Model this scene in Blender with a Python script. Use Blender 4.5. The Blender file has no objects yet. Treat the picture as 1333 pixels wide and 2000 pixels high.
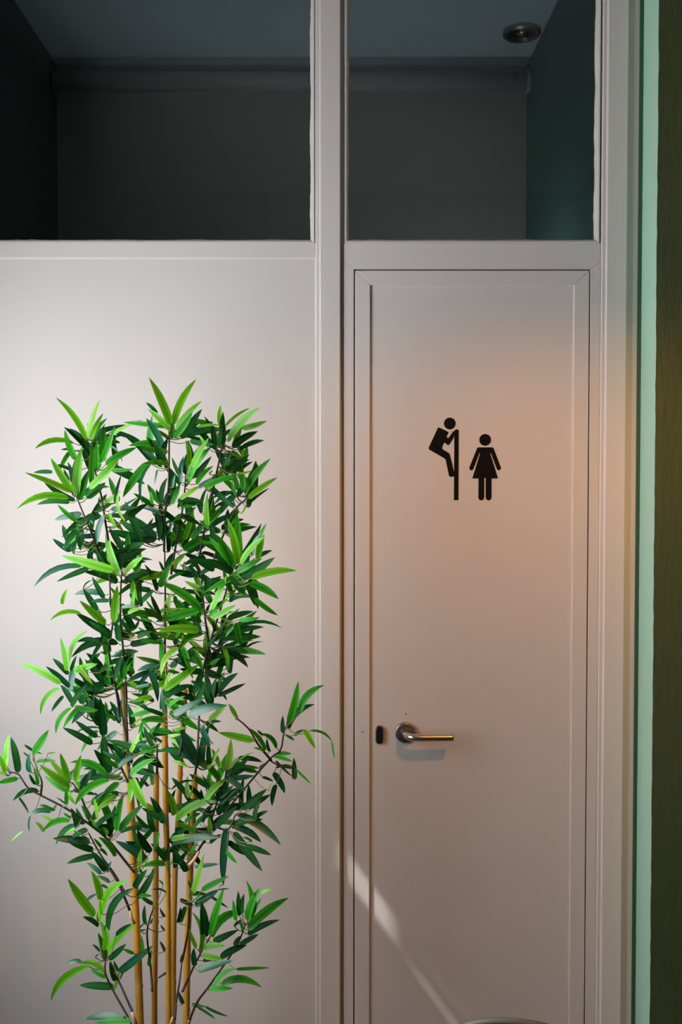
import bpy, bmesh, math, random
from mathutils import Vector, Matrix
random.seed(7)
SC = bpy.context.scene
COL = SC.collection

# ------------------------------------------------------------------ camera
F, CX, CY = 2000.0, 640.0, 1000.0          # focal length and optical axis, in pixels of the 1333 x 2000 frame
CAM = Vector((0.0, -2.5, 1.66))
TILT = math.radians(1.65)
cd = bpy.data.cameras.new('camera'); cam = bpy.data.objects.new('camera', cd); COL.objects.link(cam)
cam.location = CAM; cam.rotation_euler = (math.pi / 2 - TILT, 0, 0)
cd.sensor_fit = 'VERTICAL'; cd.sensor_height = 36.0; cd.lens = 36.0 * F / 2000.0
cd.shift_x = (666.5 - CX) / 2000.0
cd.clip_start = 0.02
SC.camera = cam

# ------------------------------------------------------------------ world, sun, exposure
SC.view_settings.view_transform = 'Standard'; SC.view_settings.look = 'None'
SC.view_settings.gamma = 1.0; SC.view_settings.use_curve_mapping = False
SC.view_settings.exposure = 0.0
w = bpy.data.worlds.new('world'); SC.world = w; w.use_nodes = True
w.node_tree.nodes['Background'].inputs[0].default_value = (0.62, 0.76, 1.0, 1)
w.node_tree.nodes['Background'].inputs[1].default_value = 0.6
SUN_K, SUN_S = 0.42, 1.385                   # sun travels (1, K, -S): from the window on the left, down along the partition
sd = bpy.data.lights.new('sun', 'SUN'); sun = bpy.data.objects.new('sun', sd); COL.objects.link(sun)
sun.rotation_euler = Vector((1, SUN_K, -SUN_S)).to_track_quat('-Z', 'Y').to_euler()
sun.location = (-3, -1.5, 5)
sd.energy = 5.2; sd.angle = math.radians(0.5); sd.color = (1.0, 0.96, 0.92)
WINDOW_STRENGTH = 10.1
LAMP_STRENGTH = 560.0
SC.cycles.max_bounces = 8; SC.cycles.diffuse_bounces = 4; SC.cycles.transparent_max_bounces = 12
SC.cycles.sample_clamp_indirect = 4.0

# ------------------------------------------------------------------ pixel -> place
cT, sT = math.cos(TILT), math.sin(TILT)
def P(px, py, Y):
    u = (px - CX) / F; v = -(py - CY) / F
    d = Vector((u, cT + v * sT, -sT + v * cT))
    return CAM + d * ((Y - CAM.y) / d.y)
def PX(px, Y=0.0): return P(px, 1000, Y).x
def PZ(py, Y=0.0): return P(640, py, Y).z

# ------------------------------------------------------------------ materials
def mat(name, color, rough=0.5, metal=0.0, bump=0.0, bscale=60.0, stretch=(1, 1, 1), var=0.0, vscale=3.0, spec=0.5):
    m = bpy.data.materials.new(name); m.use_nodes = True
    nt = m.node_tree; N = nt.nodes; L = nt.links
    b = N['Principled BSDF']
    b.inputs['Base Color'].default_value = (*color, 1); b.inputs['Roughness'].default_value = rough
    b.inputs['Metallic'].default_value = metal; b.inputs['Specular IOR Level'].default_value = spec
    geo = N.new('ShaderNodeNewGeometry'); mp = N.new('ShaderNodeMapping'); mp.inputs['Scale'].default_value = stretch
    L.new(geo.outputs['Position'], mp.inputs['Vector'])
    if var > 0:
        n = N.new('ShaderNodeTexNoise'); n.inputs['Scale'].default_value = vscale; n.inputs['Detail'].default_value = 5
        L.new(mp.outputs[0], n.inputs['Vector'])
        r = N.new('ShaderNodeMapRange'); r.inputs[3].default_value = 1 - var; r.inputs[4].default_value = 1 + var
        L.new(n.outputs['Fac'], r.inputs[0])
        x = N.new('ShaderNodeMix'); x.data_type = 'RGBA'; x.blend_type = 'MULTIPLY'; x.inputs[0].default_value = 1
        x.inputs[6].default_value = (*color, 1); L.new(r.outputs[0], x.inputs[7]); L.new(x.outputs[2], b.inputs['Base Color'])
    if bump > 0:
        n = N.new('ShaderNodeTexNoise'); n.inputs['Scale'].default_value = bscale; n.inputs['Detail'].default_value = 4
        L.new(mp.outputs[0], n.inputs['Vector'])
        bp = N.new('ShaderNodeBump'); bp.inputs['Strength'].default_value = bump; bp.inputs['Distance'].default_value = 0.004
        L.new(n.outputs['Fac'], bp.inputs['Height']); L.new(bp.outputs[0], b.inputs['Normal'])
    return m
def emit(name, color, s):
    m = bpy.data.materials.new(name); m.use_nodes = True; N = m.node_tree.nodes
    N.remove(N['Principled BSDF']); e = N.new('ShaderNodeEmission'); e.inputs[0].default_value = (*color, 1); e.inputs[1].default_value = s
    m.node_tree.links.new(e.outputs[0], N['Material Output'].inputs[0]); return m
M = {}
M['paint'] = mat('cream_paint', (0.70, 0.66, 0.635), 0.42, bump=0.05, bscale=45, var=0.03, vscale=2.5, stretch=(1, 1, 0.6))
M['sealant'] = mat('glazing_paint', (0.72, 0.67, 0.64), 0.4)
M['mint'] = mat('mint_plaster', (0.44, 0.70, 0.54), 0.6, bump=0.2, bscale=40, var=0.05)
M['green'] = mat('dark_green_plaster', (0.058, 0.098, 0.042), 0.55, bump=0.55, bscale=70, stretch=(1, 1, 0.35), var=0.15, vscale=14)
M['dado'] = mat('deep_green_paint', (0.02, 0.09, 0.05), 0.5)
M['room'] = mat('room_green_paint', (0.06, 0.06, 0.05), 0.7, bump=0.1)
M['front'] = mat('room_dark_paint', (0.06, 0.07, 0.06), 0.7)
M['ceiling'] = mat('ceiling_paint', (0.27, 0.27, 0.28), 0.8)
M['floor'] = mat('brown_floor', (0.09, 0.05, 0.035), 0.5, var=0.2, vscale=8)
M['farwall'] = mat('toilet_wall', (0.41, 0.36, 0.335), 0.7, var=0.05)
M['fargreen'] = mat('toilet_green', (0.15, 0.27, 0.22), 0.6, var=0.05)
M['farceil'] = mat('toilet_ceiling', (0.74, 0.81, 0.90), 0.8)
M['duct'] = mat('duct_paint', (0.38, 0.36, 0.35), 0.5)
M['steel'] = mat('brushed_steel', (0.62, 0.59, 0.56), 0.27, 1.0, bump=0.03, bscale=300)
M['steel_dark'] = mat('worn_steel', (0.42, 0.40, 0.38), 0.33, 1.0)
M['black'] = mat('black_vinyl', (0.004, 0.004, 0.005), 0.7, spec=0.12)
M['blackplastic'] = mat('black_plastic', (0.012, 0.011, 0.010), 0.3)
M['gap'] = mat('gap_shade', (0.012, 0.010, 0.009), 0.8)  # near-black stands in for the shade inside the door gap
M['hole'] = mat('screw_hole_dark', (0.05, 0.035, 0.03), 0.8)
M['wire'] = mat('twig_bark', (0.020, 0.016, 0.013), 0.5)
M['petiole'] = mat('petiole_green', (0.16, 0.17, 0.06), 0.5)
M['cane'] = mat('bamboo_cane', (0.58, 0.31, 0.045), 0.34, bump=0.1, bscale=30, stretch=(1, 1, 0.15), var=0.22, vscale=22)
M['stub'] = mat('cut_cane_end', (0.62, 0.42, 0.20), 0.6)
M['pot'] = mat('charcoal_pot', (0.03, 0.03, 0.032), 0.5, bump=0.1)
M['soil'] = mat('soil', (0.03, 0.02, 0.014), 0.9, bump=0.8, bscale=60)
M['chair'] = mat('dark_green_shell', (0.008, 0.018, 0.013), 0.65, spec=0.2)
M['chairrim'] = mat('chair_rim', (0.10, 0.11, 0.085), 0.5)
M['chairleg'] = mat('chair_leg_metal', (0.05, 0.05, 0.05), 0.35, 0.8)
M['shade'] = mat('lamp_shade_metal', (0.03, 0.03, 0.03), 0.4)
M['frame_l'] = mat('window_frame_paint', (0.6, 0.6, 0.58), 0.5)
M['daylight'] = emit('daylit_frosted_pane', (0.945, 0.968, 1.0), WINDOW_STRENGTH)
M['bulb'] = emit('warm_bulb', (1.0, 0.38, 0.05), LAMP_STRENGTH)
M['globe'] = emit('fill_globe_glow', (0.78, 0.86, 1.0), 19.0)  # glow of the added fill globe in the toilet
def glass():
    m = bpy.data.materials.new('transom_glass'); m.use_nodes = True; nt = m.node_tree; N = nt.nodes; L = nt.links
    N.remove(N['Principled BSDF'])
    t = N.new('ShaderNodeBsdfTransparent'); t.inputs[0].default_value = (0.86, 0.92, 0.90, 1)
    g = N.new('ShaderNodeBsdfGlossy'); g.inputs['Roughness'].default_value = 0.0
    f = N.new('ShaderNodeFresnel'); f.inputs[0].default_value = 1.5
    x = N.new('ShaderNodeMixShader'); L.new(f.outputs[0], x.inputs[0]); L.new(t.outputs[0], x.inputs[1]); L.new(g.outputs[0], x.inputs[2])
    L.new(x.outputs[0], N['Material Output'].inputs[0]); return m
M['glass'] = glass()
def parchment():
    m = mat('parchment_shade', (0.75, 0.50, 0.28), 0.7); nt = m.node_tree; N = nt.nodes
    t = N.new('ShaderNodeBsdfTranslucent'); t.inputs[0].default_value = (0.85, 0.55, 0.30, 1); x = N.new('ShaderNodeMixShader'); x.inputs[0].default_value = 0.3
    nt.links.new(N['Principled BSDF'].outputs[0], x.inputs[1]); nt.links.new(t.outputs[0], x.inputs[2]); nt.links.new(x.outputs[0], N['Material Output'].inputs[0]); return m
M['parchment'] = parchment()
def leafmat(name, c_edge, c_mid, rough, trans, spec=0.5):
    m = bpy.data.materials.new(name); m.use_nodes = True; nt = m.node_tree; N = nt.nodes; L = nt.links
    b = N['Principled BSDF']; b.inputs['Roughness'].default_value = rough; b.inputs['Specular IOR Level'].default_value = spec
    uv = N.new('ShaderNodeUVMap'); sp = N.new('ShaderNodeSeparateXYZ'); L.new(uv.outputs[0], sp.inputs[0])
    # woven ribs run along the leaf: sine of the across coordinate
    a = N.new('ShaderNodeMath'); a.operation = 'SUBTRACT'; a.inputs[1].default_value = 0.5; L.new(sp.outputs[1], a.inputs[0])
    ab = N.new('ShaderNodeMath'); ab.operation = 'ABSOLUTE'; L.new(a.outputs[0], ab.inputs[0])
    rp = N.new('ShaderNodeValToRGB'); L.new(ab.outputs[0], rp.inputs[0])
    rp.color_ramp.elements[0].position = 0.02; rp.color_ramp.elements[0].color = (*c_mid, 1)
    rp.color_ramp.elements[1].position = 0.22; rp.color_ramp.elements[1].color = (*c_edge, 1)
    oi = N.new('ShaderNodeObjectInfo'); geo = N.new('ShaderNodeNewGeometry')
    n = N.new('ShaderNodeTexNoise'); n.inputs['Scale'].default_value = 18; L.new(geo.outputs['Position'], n.inputs['Vector'])
    ad = N.new('ShaderNodeMath'); ad.operation = 'ADD'; L.new(oi.outputs['Random'], ad.inputs[0]); L.new(n.outputs['Fac'], ad.inputs[1])
    r = N.new('ShaderNodeMapRange'); r.inputs[2].default_value = 1.6; r.inputs[3].default_value = 0.68; r.inputs[4].default_value = 1.32
    L.new(ad.outputs[0], r.inputs[0])
    x = N.new('ShaderNodeMix'); x.data_type = 'RGBA'; x.blend_type = 'MULTIPLY'; x.inputs[0].default_value = 1
    L.new(rp.outputs[0], x.inputs[6]); L.new(r.outputs[0], x.inputs[7]); L.new(x.outputs[2], b.inputs['Base Color'])
    tr = N.new('ShaderNodeBsdfTranslucent'); L.new(x.outputs[2], tr.inputs[0])
    mx = N.new('ShaderNodeMixShader'); mx.inputs[0].default_value = trans
    L.new(b.outputs[0], mx.inputs[1]); L.new(tr.outputs[0], mx.inputs[2]); L.new(mx.outputs[0], N['Material Output'].inputs[0])
    return m
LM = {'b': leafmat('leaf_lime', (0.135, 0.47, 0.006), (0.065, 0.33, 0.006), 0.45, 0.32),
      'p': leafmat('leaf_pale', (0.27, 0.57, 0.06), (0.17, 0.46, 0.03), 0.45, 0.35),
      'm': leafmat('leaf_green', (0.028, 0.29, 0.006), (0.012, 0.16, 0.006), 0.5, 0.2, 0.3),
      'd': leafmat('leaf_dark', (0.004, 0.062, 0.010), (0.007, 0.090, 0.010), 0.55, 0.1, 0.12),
      't': leafmat('leaf_blue_green', (0.009, 0.095, 0.045), (0.015, 0.13, 0.06), 0.38, 0.1, 0.6)}

# ------------------------------------------------------------------ builders
def link(name, me, m=None, parent=None):
    o = bpy.data.objects.new(name, me); COL.objects.link(o)
    if m is not None: me.materials.append(M[m] if isinstance(m, str) else m)
    if parent is not None: o.parent = parent
    return o
def tag(o, label=None, cat=None, group=None, kind=None):
    if label: o['label'] = label
    if cat: o['category'] = cat
    if group: o['group'] = group
    if kind: o['kind'] = kind
    return o
def empty(name, loc=(0, 0, 0), parent=None):
    o = bpy.data.objects.new(name, None); COL.objects.link(o); o.location = loc; o.empty_display_size = 0.05
    if parent is not None: o.parent = parent
    return o
def pyd(name, V, Fc, m, parent=None, smooth=False, origin=None):
    me = bpy.data.meshes.new(name)
    if origin is not None: V = [Vector(v) - Vector(origin) for v in V]
    me.from_pydata([tuple(v) for v in V], [], Fc); me.update()
    bm = bmesh.new(); bm.from_mesh(me); bmesh.ops.recalc_face_normals(bm, faces=bm.faces); bm.to_mesh(me); bm.free()
    if smooth: me.polygons.foreach_set('use_smooth', [True] * len(me.polygons))
    o = link(name, me, m, parent)
    if origin is not None: o.location = origin
    return o
def box(name, x0, x1, y0, y1, z0, z1, m, parent=None, bevel=0.0, seg=2):
    bm = bmesh.new(); bmesh.ops.create_cube(bm, size=1)
    for v in bm.verts:
        v.co = Vector(((x0 + x1) / 2 + v.co.x * (x1 - x0), (y0 + y1) / 2 + v.co.y * (y1 - y0), (z0 + z1) / 2 + v.co.z * (z1 - z0)))
    if bevel > 0: bmesh.ops.bevel(bm, geom=list(bm.edges), offset=bevel, segments=seg, profile=0.5, affect='EDGES')
    me = bpy.data.meshes.new(name); bm.to_mesh(me); bm.free()
    return link(name, me, m, parent)
def prism(name, poly, y0, y1, m, parent=None, bevel=0.0):
    """poly: (x, z) outline, extruded from y1 (back) to y0 (front, towards the camera)"""
    n = len(poly); bm = bmesh.new()
    fv = [bm.verts.new((x, y0, z)) for x, z in poly]; bv = [bm.verts.new((x, y1, z)) for x, z in poly]
    f = bm.faces.new(fv); bm.faces.new(bv[::-1])
    for i in range(n): bm.faces.new((fv[i], bv[i], bv[(i + 1) % n], fv[(i + 1) % n]))
    bmesh.ops.recalc_face_normals(bm, faces=bm.faces)
    if bevel > 0:
        bmesh.ops.bevel(bm, geom=[e for e in bm.edges if abs(e.verts[0].co.y - y0) < 1e-6 and abs(e.verts[1].co.y - y0) < 1e-6], offset=bevel, segments=2, profile=0.5, affect='EDGES')
    me = bpy.data.meshes.new(name); bm.to_mesh(me); bm.free()
    return link(name, me, m, parent)
def profile_v(name, prof, z0, z1, m, parent=None):
    """vertical moulding: prof = (x, y) points left to right, closed at the back"""
    back = 0.03
    pts = [(prof[0][0], back)] + prof + [(prof[-1][0], back)]
    V = [(x, y, z0) for x, y in pts] + [(x, y, z1) for x, y in pts]; n = len(pts)
    Fc = [(i, (i + 1) % n, n + (i + 1) % n, n + i) for i in range(n)] + [tuple(range(n - 1, -1, -1)), tuple(range(n, 2 * n))]
    return pyd(name, V, Fc, m, parent)
def profile_h(name, prof, x0, x1, m, parent=None):
    """horizontal moulding: prof = (z, y) points top to bottom"""
    back = 0.03
    pts = [(prof[0][0], back)] + prof + [(prof[-1][0], back)]
    V = [(x0, y, z) for z, y in pts] + [(x1, y, z) for z, y in pts]; n = len(pts)
    Fc = [(i, (i + 1) % n, n + (i + 1) % n, n + i) for i in range(n)] + [tuple(range(n - 1, -1, -1)), tuple(range(n, 2 * n))]
    return pyd(name, V, Fc, m, parent)
def tube_geo(pts, rad, seg=8, cap=True):
    pts = [Vector(p) for p in pts]; V = []; Fc = []
    if not isinstance(rad, (list, tuple)): rad = [rad] * len(pts)
    t0 = (pts[1] - pts[0]).normalized(); ref = Vector((0, 0, 1)) if abs(t0.z) < 0.9 else Vector((1, 0, 0))
    nrm = t0.cross(ref).normalized()
    for i, p in enumerate(pts):
        t = (pts[min(i + 1, len(pts) - 1)] - pts[max(i - 1, 0)]).normalized()
        nrm = (nrm - t * nrm.dot(t)).normalized(); b = t.cross(nrm)
        for k in range(seg):
            a = 2 * math.pi * k / seg
            V.append(p + (nrm * math.cos(a) + b * math.sin(a)) * rad[i])
    for i in range(len(pts) - 1):
        for k in range(seg):
            Fc.append((i * seg + k, i * seg + (k + 1) % seg, (i + 1) * seg + (k + 1) % seg, (i + 1) * seg + k))
    if cap:
        Fc.append(tuple(range(seg - 1, -1, -1))); Fc.append(tuple(range((len(pts) - 1) * seg, len(pts) * seg)))
    return V, Fc
def tube(name, pts, rad, m, parent=None, seg=8, smooth=True):
    V, Fc = tube_geo(pts, rad, seg); return pyd(name, V, Fc, m, parent, smooth)
def lathe(name, prof, c, m, parent=None, seg=32, axis='Z', smooth=True, ring=False, open_=False):
    """prof = (radius, height) pairs about an axis through c; axis Z up or Y (towards -Y)"""
    V = []; Fc = []
    for r, h in prof:
        for k in range(seg):
            a = 2 * math.pi * k / seg
            V.append((c[0] + r * math.cos(a), c[1] + r * math.sin(a), c[2] + h) if axis == 'Z' else (c[0] + r * math.cos(a), c[1] - h, c[2] + r * math.sin(a)))
    for i in range(len(prof) - 1):
        for k in range(seg): Fc.append((i * seg + k, i * seg + (k + 1) % seg, (i + 1) * seg + (k + 1) % seg, (i + 1) * seg + k))
    if open_: prof = [(0, 0)]
    if ring:
        i = len(prof) - 1
        for k in range(seg): Fc.append((i * seg + k, i * seg + (k + 1) % seg, (k + 1) % seg, k))
    if prof[0][0] > 1e-5 and not ring: Fc.append(tuple(range(seg)))
    if prof[-1][0] > 1e-5 and not ring: Fc.append(tuple(range((len(prof) - 1) * seg, len(prof) * seg)))
    me = bpy.data.meshes.new(name); me.from_pydata([tuple(v) for v in V], [], Fc)
    bm = bmesh.new(); bm.from_mesh(me); bmesh.ops.remove_doubles(bm, verts=bm.verts, dist=1e-6); bmesh.ops.recalc_face_normals(bm, faces=bm.faces); bm.to_mesh(me); bm.free()
    if smooth:
        me.polygons.foreach_set('use_smooth', [len(p.vertices) == 4 for p in me.polygons])
        me.set_sharp_from_angle(angle=math.radians(40))
    return link(name, me, m, parent)
def spline(pts, n=6):
    pts = [Vector(p) for p in pts]; out = []
    for i in range(len(pts) - 1):
        p0 = pts[max(i - 1, 0)]; p1 = pts[i]; p2 = pts[i + 1]; p3 = pts[min(i + 2, len(pts) - 1)]
        for k in range(n):
            t = k / n
            out.append(0.5 * ((2 * p1) + (-p0 + p2) * t + (2 * p0 - 5 * p1 + 4 * p2 - p3) * t * t + (-p0 + 3 * p1 - 3 * p2 + p3) * t ** 3))
    out.append(pts[-1]); return out
def struct(o, label, cat): return tag(o, label, cat, kind='structure')

# ------------------------------------------------------------------ the setting: the room
CEIL = 3.23; XL = -1.12; XR = 1.35; YF = -3.03; YT = 1.40
struct(box('floor', XL - .2, XR + .2, YF - .2, YT + .2, -0.1, 0.0, 'floor'), 'brown floor of the hallway', 'floor')
struct(box('ceiling', XL - .2, XR + .2, YF - .2, 0.03, CEIL, CEIL + .1, 'ceiling'), 'white painted hallway ceiling reflected in the transom glass', 'ceiling')
struct(box('wall_front', XL - .2, XR + .2, YF - .12, YF, 0, CEIL, 'front'), 'dark wall behind the camera', 'wall')
# left wall with the daylit window and an added slotted vent plate above it
WY0, WY1, WZ0, WZ1 = -1.60, -0.52, 0.93, 2.25
VY0, VY1, VZ0, VZ1 = -0.80, -0.34, 2.27, 2.62
def grid_wall(name, x0, x1, ys, zs, holes, m):
    bm = bmesh.new()
    for i in range(len(ys) - 1):
        for j in range(len(zs) - 1):
            yc, zc = (ys[i] + ys[i + 1]) / 2, (zs[j] + zs[j + 1]) / 2
            if any(a < yc < b and c < zc < d for a, b, c, d in holes): continue
            mt = Matrix.Translation(((x0 + x1) / 2, yc, zc)) @ Matrix.Diagonal((x1 - x0, ys[i + 1] - ys[i], zs[j + 1] - zs[j], 1))
            bmesh.ops.create_cube(bm, size=1, matrix=mt)
    bmesh.ops.remove_doubles(bm, verts=bm.verts, dist=1e-5)
    me = bpy.data.meshes.new(name); bm.to_mesh(me); bm.free(); return link(name, me, m)
holes = [(WY0, WY1, WZ0, WZ1), (VY0, VY1, VZ0, VZ1)]
struct(grid_wall('wall_left', XL - .06, XL, sorted({YF - .1, WY0, WY1, VY0, VY1, 0.03}), sorted({0.0, WZ0, WZ1, VZ0, VZ1, CEIL}), holes, 'room'),
       'green painted side wall with the daylit window', 'wall')
win3 = struct(empty('window_3', (XL, (WY0 + WY1) / 2, WZ0)), 'tall frosted side window letting in daylight', 'window')
def child_box(name, parent, x0, x1, y0, y1, z0, z1, m, bevel=0.0):
    o = box(name, x0, x1, y0, y1, z0, z1, m, None, bevel); o.parent = parent; o.matrix_parent_inverse = Matrix.Translation(-parent.location); return o
def reparent(o, parent):
    o.parent = parent; o.matrix_parent_inverse = Matrix.Translation(-parent.location); return o
ym = (WY0 + WY1) / 2
for a, b in ((WY0 + .03, ym - .015), (ym + .015, WY1 - .03)):
    child_box('pane', win3, XL - .030, XL - .022, a, b, WZ0 + .03, WZ1 - .03, 'daylight')
for a, b, c, d in ((WY0, WY1, WZ0, WZ0 + .03), (WY0, WY1, WZ1 - .03, WZ1), (WY0, WY0 + .03, WZ0 + .03, WZ1 - .03), (WY1 - .03, WY1, WZ0 + .03, WZ1 - .03), (ym - .015, ym + .015, WZ0 + .03, WZ1 - .03)):
    child_box('frame_bar', win3, XL - .045, XL - .004, a, b, c, d, 'frame_l')
# vent plate: unseen, added to cut the sun into streaks on the door
def slot(pxa, pxb, pym, half):
    xa, xb = PX(pxa), PX(pxb); xm = (xa + xb) / 2
    ta, tb, tm = xa - XL + .055, xb - XL + .055, xm - XL + .055
    z = P((pxa + pxb) / 2, pym, 0).z + SUN_S * tm
    return (-SUN_K * tb, -SUN_K * ta, z - half, z + half)
slots = [slot(684, 764, 1750, .034), slot(806, 905, 1952, .0045), slot(800, 915, 1908, .0016)]
ys = sorted({VY0, VY1, *[s for q in slots for s in q[:2]]}); zs = sorted({VZ0, VZ1, *[s for q in slots for s in q[2:]]})
struct(grid_wall('trim_9', XL - .056, XL - .055, ys, zs, slots, 'frame_l'), 'added unseen slotted vent plate above the side window', 'sun_mask')
# right wall: dark green plaster pier with a pale mint return
XG = PX(1250); YP = -0.117; XP = PX(1279, YP)
def rough_edge(n, z0, z1, amp):
    return [(z0 + (z1 - z0) * i / n, random.uniform(-amp, amp)) for i in range(n + 1)]
wr = struct(empty('wall_right', (XP, YP, 0)), 'dark olive green plaster pier beside the door frame', 'wall')
V = []; Fc = []; re_ = rough_edge(120, 0, CEIL, .0008)
for z, j in re_: V += [(XP + j, YP, z), (XR + .15, YP, z)]
for i in range(120): Fc.append((2 * i, 2 * i + 1, 2 * i + 3, 2 * i + 2))
reparent(pyd('pier_face', V, Fc, 'green'), wr)
V = []; Fc = []
for z, j in re_: V += [(XG, 0.03, z), (XP + j, YP, z)]
for i in range(120): Fc.append((2 * i, 2 * i + 1, 2 * i + 3, 2 * i + 2))
ret = reparent(pyd('mint_return', V, Fc, 'mint'), wr); ret['label'] = 'pale mint painted return of the pier'
child_box('pier_core', wr, XP + .004, XR + .15, YP + .004, 0.03, 0, CEIL, 'green')
struct(box('wall_right_side', XR, XR + .1, YF - .1, YP, 0, CEIL, 'room'), 'green side wall outside the frame on the right', 'wall')
xs0 = PX(1243)
struct(box('trim_8', xs0, XG + .002, -0.002, 0.03, 0, CEIL, 'dado'), 'narrow deep green joint between door frame and mint return', 'trim')

# ------------------------------------------------------------------ the setting: the partition
zg = PZ(467)                       # lower edge of the transom glass
zt = 3.10                          # upper edge of the glass, above the frame
x_post0, x_post1 = PX(616), PX(665)
zr = PZ(505)
w0 = struct(box('wall_back', XL, x_post0 + .004, 0.0, 0.03, 0, zr + .004, 'paint'), 'cream painted flat partition panel behind the plant', 'wall')
def post(name, xa, xb, label):
    px = 1 / 800.0
    prof = [(xa, 0.0), (xa + 2.2 * px, -0.0045), (xa + 3.0 * px, -0.005), (xa + 8.3 * px, -0.005), (xa + 10.3 * px, -0.0098), (xa + 11.2 * px, -0.0105), (xb - 1.5 * px, -0.0105), (xb - .3 * px, -0.0098), (xb, -0.008), (xb, 0.006)]
    return struct(profile_v(name, prof, 0, CEIL, 'paint'), label, 'trim')
post('trim_1', x_post0, x_post1, 'cream moulded upright between the plain panel and the door')
post('trim_2', PX(1170), PX(1219), 'cream moulded upright right of the door')
struct(box('trim_10', x_post1, PX(672), 0.008, 0.03, 0, CEIL, 'paint'), 'narrow shadowed groove right of the central upright', 'trim')
struct(box('trim_3', PX(1219), xs0, 0.004, 0.03, 0, CEIL, 'paint'), 'flat cream strip beside the mint wall return', 'trim')
# left transom rail, door-head rail, jambs (mitred), rail above the glass
struct(profile_h('trim_4', [(zg - .0107, -0.003), (PZ(503), -0.003), (PZ(506.5), -0.0002), (PZ(507), 0.0)], XL, x_post0 + .002, 'paint'), 'cream rail under the left transom pane', 'trim')
xj0, xj1, xj2, xj3 = PX(672), PX(691.3), PX(1150.5), PX(1170)
zh = PZ(526); zj = PZ(510)
g = .0002
struct(prism('trim_5', [(xj0, zg - .0107), (xj3, zg - .0107), (xj3, zj), (xj2, zh), (xj1, zh), (xj0, zj)], -0.002, 0.03, 'paint', bevel=.0006), 'cream mitred rail above the door', 'trim')
struct(prism('trim_6', [(xj0, 0), (xj1, 0), (xj1, zh - g), (xj0, zj - g)], -0.002, 0.03, 'paint', bevel=.0008), 'cream mitred jamb on the handle side of the door', 'trim')
struct(prism('trim_7', [(xj2, 0), (xj3, 0), (xj3, zj - g), (xj2, zh - g)], -0.002, 0.03, 'paint', bevel=.0008), 'cream mitred jamb on the right side of the door', 'trim')
struct(box('trim_11', XL, xs0, 0.0, 0.03, zt, CEIL, 'paint'), 'cream head rail above the transom glass', 'trim')
# rebate behind the door gap; the gap's shade is put into its near-black colour
struct(box('trim_12', xj1 - .001, xj2 + .001, 0.031, 0.036, 0, zh + .002, 'gap'), 'rebate behind the gap round the door, its shade put in as near-black colour', 'trim')

# transom windows: pane and four glazing beads with a hand-painted ragged inner edge
def bead(parent, a, b, inward, width, yo=-0.004, yi=0.010, amp=.0007, mitre=True):
    a = Vector(a); b = Vector(b); inward = Vector(inward); n = max(8, int((b - a).length / .012)); d = (b - a).normalized()
    V = []; Fc = []
    off = 0
    for i in range(n + 1):
        t = i / n; j = random.uniform(-amp, amp) + (amp * 1.2 * math.sin(i * .37 + a.x * 9))
        p = a.lerp(b, t)
        k = (1 - 2 * t) * width if mitre else 0
        if 0 < i < n: k = max(-width, min(width, (1 - 2 * t) * width))
        for q, y in ((0.0, 0.03), (0.0, yo + .002), (.12, yo), (.45, yo + .001), (.8, (yo + yi) / 2 - .002), (1.0, yi - .002), (1.0, yi + .004)):
            w_ = width * q + (j if q > .9 else 0)
            V.append(p + inward * w_ + d * k * q + Vector((0, y, 0)))
    for i in range(n):
        for k in range(6): Fc.append((i * 7 + k, i * 7 + k + 1, (i + 1) * 7 + k + 1, (i + 1) * 7 + k))
    Fc.append(tuple(range(7))); Fc.append(tuple(range(n * 7, n * 7 + 7)))
    o = pyd('glazing_bead', V, Fc, 'sealant'); reparent(o, parent); return o
def transom(name, x0, x1, label):
    t = struct(empty(name, ((x0 + x1) / 2, 0, zg)), label, 'window')
    wb = .0105
    z0 = zg - wb
    reparent(box('pane', x0, x1, .012, .016, z0, zt, 'glass'), t)
    bead(t, (x0, 0, z0), (x1, 0, z0), (0, 0, 1), wb); bead(t, (x1, 0, zt), (x0, 0, zt), (0, 0, -1), wb)
    bead(t, (x0, 0, zt), (x0, 0, z0), (1, 0, 0), wb); bead(t, (x1, 0, z0), (x1, 0, zt), (-1, 0, 0), wb)
    return t
transom('window_1', XL + .01, PX(615), 'dark transom pane above the plain panel and the plant')
transom('window_2', PX(673.5), PX(1167), 'dark transom pane above the door')

# ------------------------------------------------------------------ the room behind the glass
XTR = PX(1025, YT); XTL = -1.02
struct(box('wall_far', XTL - .1, XTR + .1, YT, YT + .1, 0, CEIL, 'farwall'), 'grey end wall of the toilet seen through the glass', 'wall')
struct(box('wall_far_right', XTR, XTR + .08, 0.04, YT, 0, CEIL, 'fargreen'), 'green side wall of the toilet seen through the right pane', 'wall')
struct(box('wall_far_left', XTL - .08, XTL, 0.04, YT, 0, CEIL, 'front'), 'dark side wall of the toilet seen through the left pane', 'wall')
struct(box('ceiling_far', XTL - .1, XTR + .1, 0.03, YT + .1, CEIL, CEIL + .1, 'farceil'), 'bluish white toilet ceiling seen through the glass', 'ceiling')
yd = YT - .075
zd = P(640, 160, yd).z
dct = tag(empty('ventilation_duct', (0, yd, zd)), 'round grey duct under the toilet ceiling behind the glass', 'duct')
V, Fc = tube_geo([(XTL + .01, yd, zd), (XTR - .015, yd, zd)], .036, 20); reparent(pyd('pipe', V, Fc, 'duct', smooth=True), dct)
V, Fc = tube_geo([(XTR - .018, yd, zd), (XTR - .001, yd, zd)], .041, 20); reparent(pyd('end_collar', V, Fc, 'duct', smooth=True), dct)
u = P(1020, 60, 0); dv = u - CAM; dl = CAM + dv * ((CEIL - CAM.z) / dv.z)
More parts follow.
